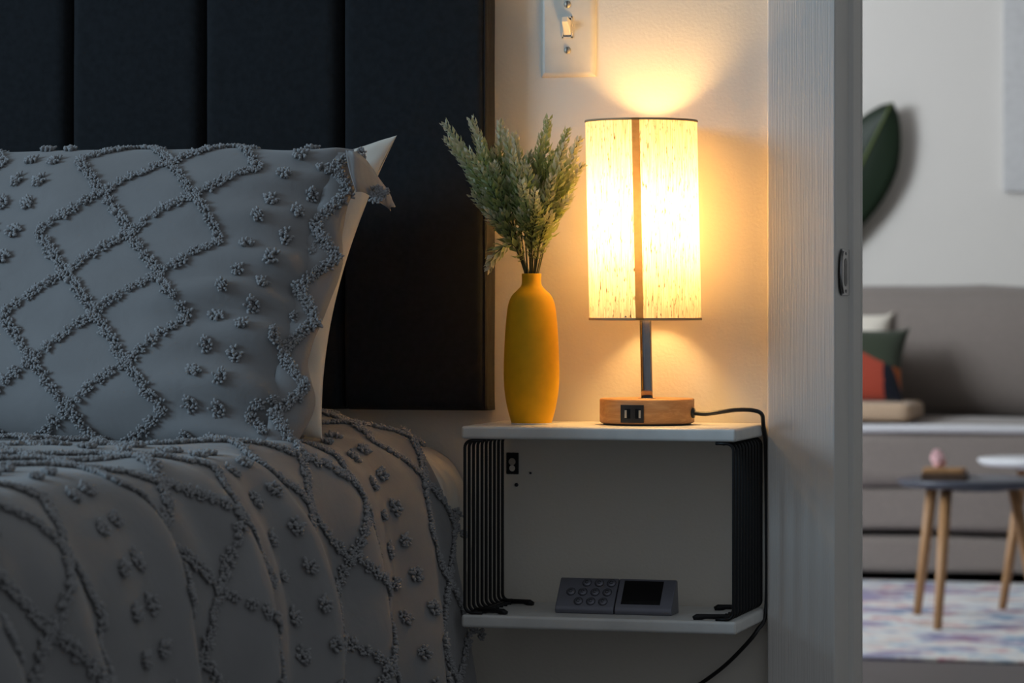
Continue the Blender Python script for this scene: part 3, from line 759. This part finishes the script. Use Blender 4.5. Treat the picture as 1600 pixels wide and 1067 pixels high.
def hoop(name, z, w_, par, out=0.0006):
    g = MB().lathe([(SR + out, z - w_ / 2), (SR + out + 0.0004, z), (SR + out, z + w_ / 2), (SR - 0.0012, z + w_ / 2), (SR - 0.0012, z - w_ / 2)], (lc.x, LY, 0), 96, closed=True)
    return lean(g).build(name, hem_m, par)
hoop('top_hem', z_st - 0.0011, 0.0024, shd); hoop('bottom_hem', z_sb + 0.0013, 0.0028, shd)
vd = (CAM - lc); vd.z = 0; vd.normalize(); rt = Vector((-vd.y, vd.x, 0))
g = MB(); rows = []
for k in range(31):
    z = z_sb + (z_st - z_sb) * k / 30; r = []
    for q in range(5):
        th = math.asin(((991.5 + (q - 2) * 3.0) - 1000 ) / 87.3); d = vd * math.cos(th) + rt * math.sin(th); r.append(Vector((lc.x, LY, z)) + d * (SR + 0.0011))
    rows.append(r)
g.grid(rows); translucent_mix(seam_only, 0.5, (0.40, 0.30, 0.19, 1)); lean(g).build('seam', seam_only, shd)
# bulb, socket and the ring that carries the shade
zb = (z_sb + z_st) / 2 - 0.03
soc = lean(MB().lathe([(0, 0), (0.016, 0), (0.0165, 0.004), (0.0165, 0.042), (0.014, 0.046), (0, 0.046)], (lc.x, LY, z_sb + 0.014), 28)).build('socket', blackp, lp)
bp = [(0.0, 0.0), (0.013, 0.0), (0.0135, 0.016), (0.019, 0.032), (0.026, 0.046), (0.0295, 0.062), (0.029, 0.076), (0.024, 0.088), (0.015, 0.0955), (0.0, 0.099)]
bp = [(max(0, q.x), q.z) for q in bez([(r, 0, z) for r, z in bp], 4)]
bulb_m = m_emit('warm_bulb', (1.0, 0.61, 0.215, 1), 98.0)
lean(MB().lathe(bp, (lc.x, LY, z_sb + 0.058), 32)).build('bulb', bulb_m, lp)
for an in (0.4, 0.4 + 2.094, 0.4 + 4.189):
    lean(MB().tube([(lc.x + 0.016 * math.cos(an), LY + 0.016 * math.sin(an), z_sb + 0.014), (lc.x + SR * math.cos(an), LY + SR * math.sin(an), z_sb + 0.004)], 0.0011, 6)).build('spoke', chrome, lp)
# power cord: out of the base, over the shelf, down behind it and out below
xcord = (SX1 + XC) / 2 + 0.0002
c0 = Vector((lc.x + BR - 0.001, LY - 0.004, ZT + 0.0135))
MB().tube([c0 - Vector((0.002, 0, 0)), c0 + Vector((0.003, 0, 0))], 0.0058, 16).build('strain_relief', blackp, lp)
cp = bez([c0, c0 + Vector((0.016, 0.0, -0.001)), c0 + Vector((0.034, 0.002, 0.0015)), at(1150, 640.5, -0.066), at(1176, 641, -0.058), at(1190, 647, -0.045), Vector((SX1 + 0.0026, -0.030, ZT - 0.001)), Vector((SX1 + 0.0024, -0.014, ZT - 0.03)), Vector((SX1 + 0.0024, -0.009, 0.65)), Vector((SX1 + 0.0024, -0.012, ZB)), at(1183, 985, -0.03), at(1160, 1013, -0.03), at(1130, 1042, -0.02), at(1095, 1068, -0.012), at(1060, 1090, -0.008), at(1040, 1200, -0.006), Vector((0.0, -0.008, 0.32))], 10)
MB().tube(cp, 0.0024, 10).build('cord', blackp, lp)

# ------------------------------------------------------------------ keypad device on the lower board
kd = thing('alarm_keypad', 'dark grey alarm keypad with ten round buttons and a black screen', 'keypad', tuple(Vector((at(960, 955, -0.10).x, -0.10, ZB))))
fy = -0.125
def fpt(u, v): return at(u, v, fy)
x0 = at(867, 955, fy).x; x1 = at(1049, 957, fy).x; hgt = 0.0375; lipz = 0.0085; back = 0.032; xs_ = at(959, 957, fy).x
def wedge(name, xa, xb):
    pr_ = [(fy, 0.0), (fy - 0.0006, lipz * .5), (fy + 0.0012, lipz), (fy + 0.0265, hgt), (fy + back, hgt - 0.001), (fy + back + 0.006, 0.0)]
    m = MB(); n = len(pr_)
    m.add([(xa, y, ZB + z) for y, z in pr_] + [(xb, y, ZB + z) for y, z in pr_], [(i, i + n, (i + 1) % n + n, (i + 1) % n) for i in range(n)] + [tuple(range(n)), tuple(reversed(range(n, 2 * n)))], False)
    return m.build(name, device_m, kd, bevel=0.0012)
kb = wedge('keypad_half', x0, xs_ - 0.0004); sb_ = wedge('screen_half', xs_ + 0.0004, x1)
sd_ = Vector((0, 0.0265 - 0.0012, hgt - lipz)); sl = sd_.length; sd_.normalize(); sn = Vector((0, -sd_.z, sd_.y))
def face(x, a, o): return Vector((x, fy + 0.0012, ZB + lipz)) + sd_ * (a * sl) + sn * o
def dx(u, v=930): return x0 + (u - 867) / (1049 - 867) * (x1 - x0)
q = MB(); 
scx0, scx1 = dx(969), dx(1030)
q.add([face(scx0, 0.10, 0.0004), face(scx1, 0.10, 0.0004), face(scx1, 0.93, 0.0004), face(scx0, 0.93, 0.0004), face(scx0, 0.10, -0.001), face(scx1, 0.10, -0.001), face(scx1, 0.93, -0.001), face(scx0, 0.93, -0.001)],
      [(0,1,2,3),(0,4,5,1),(1,5,6,2),(2,6,7,3),(3,7,4,0)], False); q.build('screen', screen_m, sb_)
def button(x, a):
    r1 = 0.0047; k = 20; X = Vector((1, 0, 0)); c = face(x, a, 0)
    def ringp(r, o): return [c + X * (r * math.cos(6.28319 * j / k)) + sd_ * (r * math.sin(6.28319 * j / k)) + sn * o for j in range(k)]
    m = MB(); rr = [ringp(r1, 0.0), ringp(r1, 0.0006), ringp(r1 * 0.86, 0.0012), ringp(r1 * 0.5, 0.0016)]
    vs = [p for r in rr for p in r]; m.add(vs, [(i*k+j, i*k+(j+1)%k, (i+1)*k+(j+1)%k, (i+1)*k+j) for i in range(3) for j in range(k)] + [tuple(3*k+j for j in range(k))])
    bo_ = m.build('button', device_m, kb)
    rim = MB(); A = ringp(r1 * 1.16, 0.0002); Bq = ringp(r1 * 1.0, 0.0002); rim.add(A + Bq, [(j, (j+1)%k, k+(j+1)%k, k+j) for j in range(k)]); rim.build('rim', device_d, bo_)
    g_ = MB(); kind = rnd.randrange(3); e = 0.0019
    pts = [c + X * (e * math.cos(t)) + sd_ * (e * math.sin(t)) + sn * 0.0019 for t in [6.28319 * j / (5 if kind == 0 else 8) + .3 for j in range(5 if kind == 0 else 8)]]
    g_.tube(pts, 0.00035, 4); g_.build('symbol', blackp, bo_)
for row, a in enumerate((0.83, 0.50, 0.17)):
    for cidx in range(3): button(dx((906, 925.5, 944.5)[cidx] + (4 if row == 0 else 0 if row == 1 else -4) - 1 * row * 0, 0) - 0.0022 * 0, a)
button(dx(887.5), 0.50)

# ------------------------------------------------------------------ living room beyond the doorway
sofa_m = m_weave('taupe_sofa_fabric', srgb(132, 123, 117), 700, 0.18, 0.95, 0.25, 0.3)
pipe_m = m_weave('pale_piping', srgb(205, 205, 208), 700, 0.1, 0.95, 0.2)
oak = m_wood('light_oak', srgb(190, 148, 104), srgb(164, 122, 80), (60, 60, 6), 0.5)
SFY = dep(1470, 915, 10.1).y            # sofa front plane
SLX, SRX = -2.0, 0.75
so_t = thing('sofa', 'taupe grey fabric sofa with loose cushions seen through the doorway', 'sofa', ((SLX + SRX) / 2, SFY + 0.4, 0))
def soft(name, a, b, mat, par, bev=0.05, seg=5, crown=0.0, axis=2):
    bm = bmesh.new(); 
    c = (Vector(a) + Vector(b)) / 2; d = Vector(b) - Vector(a)
    bmesh.ops.create_cube(bm, size=1.0)
    bmesh.ops.subdivide_edges(bm, edges=bm.edges[:], cuts=14, use_grid_fill=True)
    hx, hy, hz_ = d.x / 2, d.y / 2, d.z / 2
    for v in bm.verts:
        p = Vector((v.co.x * d.x, v.co.y * d.y, v.co.z * d.z))
        q = Vector((max(-hx + bev, min(hx - bev, p.x)), max(-hy + bev, min(hy - bev, p.y)), max(-hz_ + bev, min(hz_ - bev, p.z))))
        e = p - q
        if e.length > 1e-6: p = q + e.normalized() * bev
        fx = 1 - (2 * v.co.x) ** 2; fy_ = 1 - (2 * v.co.y) ** 2; fz = 1 - (2 * v.co.z) ** 2
        if crown:
            if axis == 2: p.z += crown * fx * fy_ * (1 if v.co.z > 0 else 0)
            else: p.y -= crown * fx * fz * (1 if v.co.y < 0 else 0)
        p += Vector((noise.noise(p * 5), noise.noise(p * 5 + Vector((9, 0, 0))), noise.noise(p * 5 + Vector((0, 9, 0))))) * 0.008
        v.co = p + c
    m = MB(); m.v = [v.co.copy() for v in bm.verts]; bm.verts.index_update(); m.f = [tuple(v.index for v in f.verts) for f in bm.faces]; m.smooth = [True] * len(m.f); bm.free()
    return m.build(name, mat, par)
zs = lambda v, d: 0.9 - (v - HOR) * d / 5000
soft('base', (SLX + .15, SFY + 0.02, 0.035), (SRX - .15, SFY + 0.85, zs(838, 10.1)), sofa_m, so_t, 0.03)
soft('front_rail', (SLX + .15, SFY, zs(832, 10.1)), (SRX - .15, SFY + 0.6, zs(762, 10.1)), sofa_m, so_t, 0.025)
zseat = zs(668, 10.1)
xm = (SLX + SRX) / 2 - 0.9
for a, b_ in ((SLX + .16, xm), (xm + .004, SRX - .16)):
    cu = soft('seat_cushion', (a, SFY - 0.03, zs(764, 10.1)), (b_, SFY + 0.62, zseat), sofa_m, so_t, 0.05, crown=0.025)
    MB().tube(bez([(a + .04, SFY - 0.026, zseat - 0.014), ((a + b_) / 2, SFY - 0.03, zseat - 0.002), (b_ - .04, SFY - 0.026, zseat - 0.014)], 8), 0.014, 8).build('piping', pipe_m, cu)
    soft('back_cushion', (a, SFY + 0.46, zseat - 0.02), (b_, SFY + 0.76, zs(446, 10.7)), sofa_m, so_t, 0.13, crown=0.06, axis=1)
soft('back', (SLX + .1, SFY + 0.70, 0.05), (SRX - .1, SFY + 0.92, zs(472, 10.8)), sofa_m, so_t, 0.05)
soft('arm', (SLX, SFY, 0.035), (SLX + .2, SFY + 0.9, 0.66), sofa_m, so_t, 0.06); soft('arm', (SRX - .2, SFY, 0.035), (SRX, SFY + 0.9, 0.66), sofa_m, so_t, 0.06)
for lx in (SLX + .1, SRX - .1):
    for ly in (SFY + .1, SFY + .8): MB().tube([(lx, ly, 0), (lx, ly, 0.05)], 0.025, 12).build('foot', blackp, so_t)
# cushions on the sofa
def m_print():
    M = Mat('printed_cushion', srgb(160, 70, 50), 0.9, 0, 0.2, 0.2)
    mp = M.mapped((1, 1, 1)); sx = M.n('ShaderNodeSeparateXYZ'); M.l(mp, sx.inputs[0])
    nz = M.noise(9, 2); 
    def lin(ax, az, c, nm):
        a = M.n('ShaderNodeMath', operation='MULTIPLY'); M.l(sx.outputs['X'], a.inputs[0]); a.inputs[1].default_value = ax
        b = M.n('ShaderNodeMath', operation='MULTIPLY_ADD'); M.l(sx.outputs['Z'], b.inputs[0]); b.inputs[1].default_value = az; M.l(a.outputs[0], b.inputs[2])
        d = M.n('ShaderNodeMath', operation='MULTIPLY_ADD'); M.l(nz, d.inputs[0]); d.inputs[1].default_value = nm; M.l(b.outputs[0], d.inputs[2])
        e = M.n('ShaderNodeMath', operation='GREATER_THAN'); M.l(d.outputs[0], e.inputs[0]); e.inputs[1].default_value = c; return e.outputs[0]
    def mixc(f, a, b):
        x = M.n('ShaderNodeMix', data_type='RGBA'); M.l(f, x.inputs[0])
        for s_, i in ((a, 6), (b, 7)):
            if isinstance(s_, tuple): x.inputs[i].default_value = s_
            else: M.l(s_, x.inputs[i])
        return x.outputs[2]
    rust, navy, green, orange = srgb(156, 64, 46), srgb(12, 16, 28), srgb(52, 60, 46), srgb(180, 92, 34)
    c = mixc(lin(1, 0.10, 0.118, 0.05), rust, navy)
    c = mixc(lin(1, 0.40, 0.166, 0.01), c, orange)
    c = mixc(lin(0.45, 1.0, 0.180, 0.02), c, green)
    M.color(c); return M.m
cx0 = dep(1310, 628, 10.25); zc0 = zs(628, 10.25)
def sofa_cushion(name, label, mat, u0, u1, vt, vb, d, lean_=0.10, T=0.06):
    t = thing(name, label, 'cushion', (dep((u0 + u1) / 2, vb, d).x, dep((u0 + u1) / 2, vb, d).y, zs(vb, d)))
    a = dep(u1, vb, d); a.z = zs(vb, d); wdt = (u1 - u0) * d / 5000; hgt_ = (vb - vt) * d / 5000
    ey_ = Vector((0, lean_, hgt_)); L = ey_.length; ey_.normalize()
    cushion('cover', mat, t, a, Vector((-1, 0, 0)), ey_, wdt, L, T, T, nx=30, ny=30, corner=0.2)
    return t
print_m = m_print(); beige = m_weave('beige_fabric', srgb(186, 160, 134), 700, 0.1, 0.9)
sofa_cushion('cushion', 'white cushion peeking out behind the patterned sofa cushion', white_cotton, 1250, 1388, 486, 625, 10.45, 0.12, 0.05)
sofa_cushion('cushion', 'rust, green and navy patterned cushion on the sofa', print_m, 1255, 1412, 512, 632, 10.25, 0.14, 0.05)
pc = thing('cushion', 'flat beige cushion lying on the sofa seat under the patterned one', 'cushion', (dep(1340, 650, 10.2).x, dep(1340, 650, 10.2).y, zseat))
a_ = dep(1425, 650, 10.15); soft('cover', (a_.x - 0.36, a_.y - 0.02, zs(659, 10.15)), (a_.x, a_.y + 0.28, zs(628, 10.15)), beige, pc, 0.022)
# rug
ry0 = at(1470, 1031, 0).x
rp0 = dep(1347, 1031, 0.9 * 5000 / (1031 - HOR)); 
rug = MB().box((-2.3, rp0.y, 0.0), (1.3, SFY + 0.06, 0.010)); tag(rug.build('rug', m_rug(), bevel=0.003, base=(-0.5, rp0.y, 0)), 'pale faded rug with blue and pink mottling before the sofa', 'rug')
# side tables
dark_top = m_plain('slate_grey_lacquer', srgb(66, 72, 84), 0.3); white_top = m_plain('white_lacquer', srgb(232, 234, 238), 0.25)
def side_table(label, cu, cv, cd_, rad, th, legs, mat):
    c = dep(cu, cv, cd_); t = thing('side_table', label, 'table', (c.x, c.y, 0.010), 'round side tables by the sofa')
    MB().lathe([(0, -th), (rad - 0.012, -th), (rad, -th * 0.35), (rad, -0.003), (rad - 0.003, 0), (0, 0)], c, 64).build('table_top', mat, t)
    ap = MB().lathe([(0, -th - 0.012), (0.09, -th - 0.012), (0.09, -th), (0, -th)], c, 24); ap.build('leg_mount', mat, t)
    for (au, ad, bu, bv) in legs:
        fd = 0.89 * 5000 / (bv - HOR); foot = dep(bu, bv, fd); foot.z = 0.0102
        top = dep(au, cv, ad); top.z = c.z - th + 0.001
        d = (foot - top); MB().tube([top, top + d * 0.5, foot], [0.0165, 0.015, 0.0115], 16).build('leg', oak, t)
    return t, c
t1, c1 = side_table('dark grey round side table with splayed wooden legs and a small box', 1522, 748, 8.98, 0.214, 0.020, [(1457, 9.06, 1433, 960), (1479, 8.90, 1465, 984), (1583, 8.95, 1622, 966)], dark_top)
t2, c2 = side_table('white round side table partly cut off at the picture edge', 1638, 716, 9.35, 0.205, 0.020, [(1600, 9.35, 1566, 952), (1660, 9.25, 1672, 962), (1660, 9.5, 1690, 930)], white_top)
# wooden box and the pink piece on it
walnut = m_wood('dark_walnut', srgb(96, 74, 56), srgb(70, 52, 38), (40, 40, 40), 0.5)
bx_ = dep(1477, 748, 8.93); tb_ = thing('wooden_box', 'small brown wooden box on the dark side table', 'box', (bx_.x, bx_.y, c1.z))
MB().box((bx_.x - 0.062, bx_.y - 0.045, c1.z), (bx_.x + 0.062, bx_.y + 0.045, c1.z + 0.020)).build('body', walnut, tb_, bevel=0.003)
MB().box((bx_.x - 0.058, bx_.y - 0.042, c1.z + 0.020), (bx_.x + 0.054, bx_.y + 0.042, c1.z + 0.034)).build('lid', oak, tb_, bevel=0.003)
pk = bmesh.new(); bmesh.ops.create_icosphere(pk, subdivisions=2, radius=0.023)
for v in pk.verts: v.co *= 1 + 0.45 * noise.noise(v.co * 45); v.co.z *= 1.15
zmin = min(v.co.z for v in pk.verts); pkm = MB(); pk.verts.index_update()
pc_ = dep(1466, 735, 8.93); pkm.v = [v.co + Vector((pc_.x, pc_.y, c1.z + 0.0335 - zmin)) for v in pk.verts]; pkm.f = [tuple(v.index for v in f.verts) for f in pk.faces]; pkm.smooth = [False] * len(pkm.f); pk.free()
tag(pkm.build('rose_crystal', m_plain('rose_quartz', srgb(232, 186, 190), 0.3), base=(pc_.x, pc_.y, c1.z + 0.0335)), 'small pale pink lump resting on the wooden box', 'ornament')
# large leafed plant whose blade shows beside the door jamb
pot_y = YW - 0.17; pc0 = at(1290, 700, pot_y)
plt = thing('potted_plant', 'dark green large-leaved plant beside the far wall', 'plant', (pc0.x, pot_y, 0))
MB().lathe([(0, 0), (0.11, 0), (0.15, 0.36), (0.138, 0.36), (0.135, 0.33), (0, 0.33)], (pc0.x, pot_y, 0), 40).build('pot', white_top, plt)
plant_m = Mat('glossy_dark_leaf', srgb(26, 42, 26), 0.45, spec=0.3); rib_m = m_plain('leaf_midrib', srgb(96, 112, 48), 0.5)
def blade(a, b, wid, side, name='leaf', bend=0.03, ex_=0.85):
    ax = (b - a); L = ax.length; ax.normalize(); sdv = (side - ax * side.dot(ax)).normalized(); nn = ax.cross(sdv); rows = []; cl = []
    for i in range(25):
        t = i / 24; w_ = wid * (math.sin(math.pi * min(1, t ** ex_)) ** 0.65) * (1.0 if t < 0.7 else 1 - 0.15 * (t - 0.7) / 0.3); c = a + ax * (L * t) + nn * (bend * math.sin(math.pi * t)); cl.append(c - nn * 0.001)
        rows.append([c + sdv * (w_ * k / 4) + nn * (0.02 * (abs(k) / 4) ** 1.5) for k in range(-4, 5)])
    o = MB().grid(rows).build(name, plant_m.m, plt); m = o.modifiers.new('s', 'SOLIDIFY'); m.thickness = 0.0012
    nsign = -1 if nn.y > 0 else 1
    MB().tube([c + nn * (0.0045 * nsign) for c in cl], [0.006 * (1 - 0.7 * i / 24) + 0.001 for i in range(25)], 6).build('midrib', rib_m, o)
    return o
lfy = YW - 0.10; tipL = at(1394, 160, lfy); basL = at(1262, 425, lfy)
ls = Vector((1, 0.0, 0.2))
blade(basL, tipL, 0.125, ls, bend=0.01, ex_=1.35)
MB().tube(bez([(pc0.x, pot_y, 0.33), (pc0.x + 0.01, pot_y, 0.7), basL, basL.lerp(tipL, 0.05)], 8), 0.010, 8).build('stalk', rib_m, plt)
for dxx, dz, tl in ((-0.25, 1.25, 0.42), (-0.45, 1.05, 0.4)):
    a = Vector((pc0.x + dxx * 0.5, pot_y - 0.05, dz)); b2 = a + Vector((dxx * 0.7, -0.08, tl)); blade(a, b2, 0.09, Vector((1, -0.3, 0.3)))
    MB().tube(bez([(pc0.x, pot_y, 0.33), (pc0.x + dxx * 0.2, pot_y, 0.75), a], 8), 0.010, 8).build('stalk', rib_m, plt)
MB().lathe([(0, 0.331), (0.134, 0.331), (0.134, 0.335), (0, 0.34)], (pc0.x, pot_y, 0), 32).build('soil', walnut, plt)
# pale canvas on the far wall at the picture edge
pa = at(1567, 300, YW - 0.03); cv_ = thing('wall_canvas', 'pale grey canvas on the living room wall at the right edge', 'picture', (pa.x + 0.3, YW, pa.z))
canv = m_plain('pale_canvas', srgb(207, 207, 207), 0.8)
MB().box((pa.x, YW - 0.03, pa.z), (pa.x + 0.6, YW - 0.002, pa.z + 0.75)).build('panel', canv, cv_, bevel=0.004)
MB().box((pa.x + 0.02, YW - 0.0315, pa.z + 0.02), (pa.x + 0.58, YW - 0.030, pa.z + 0.73)).build('print', canv, cv_)
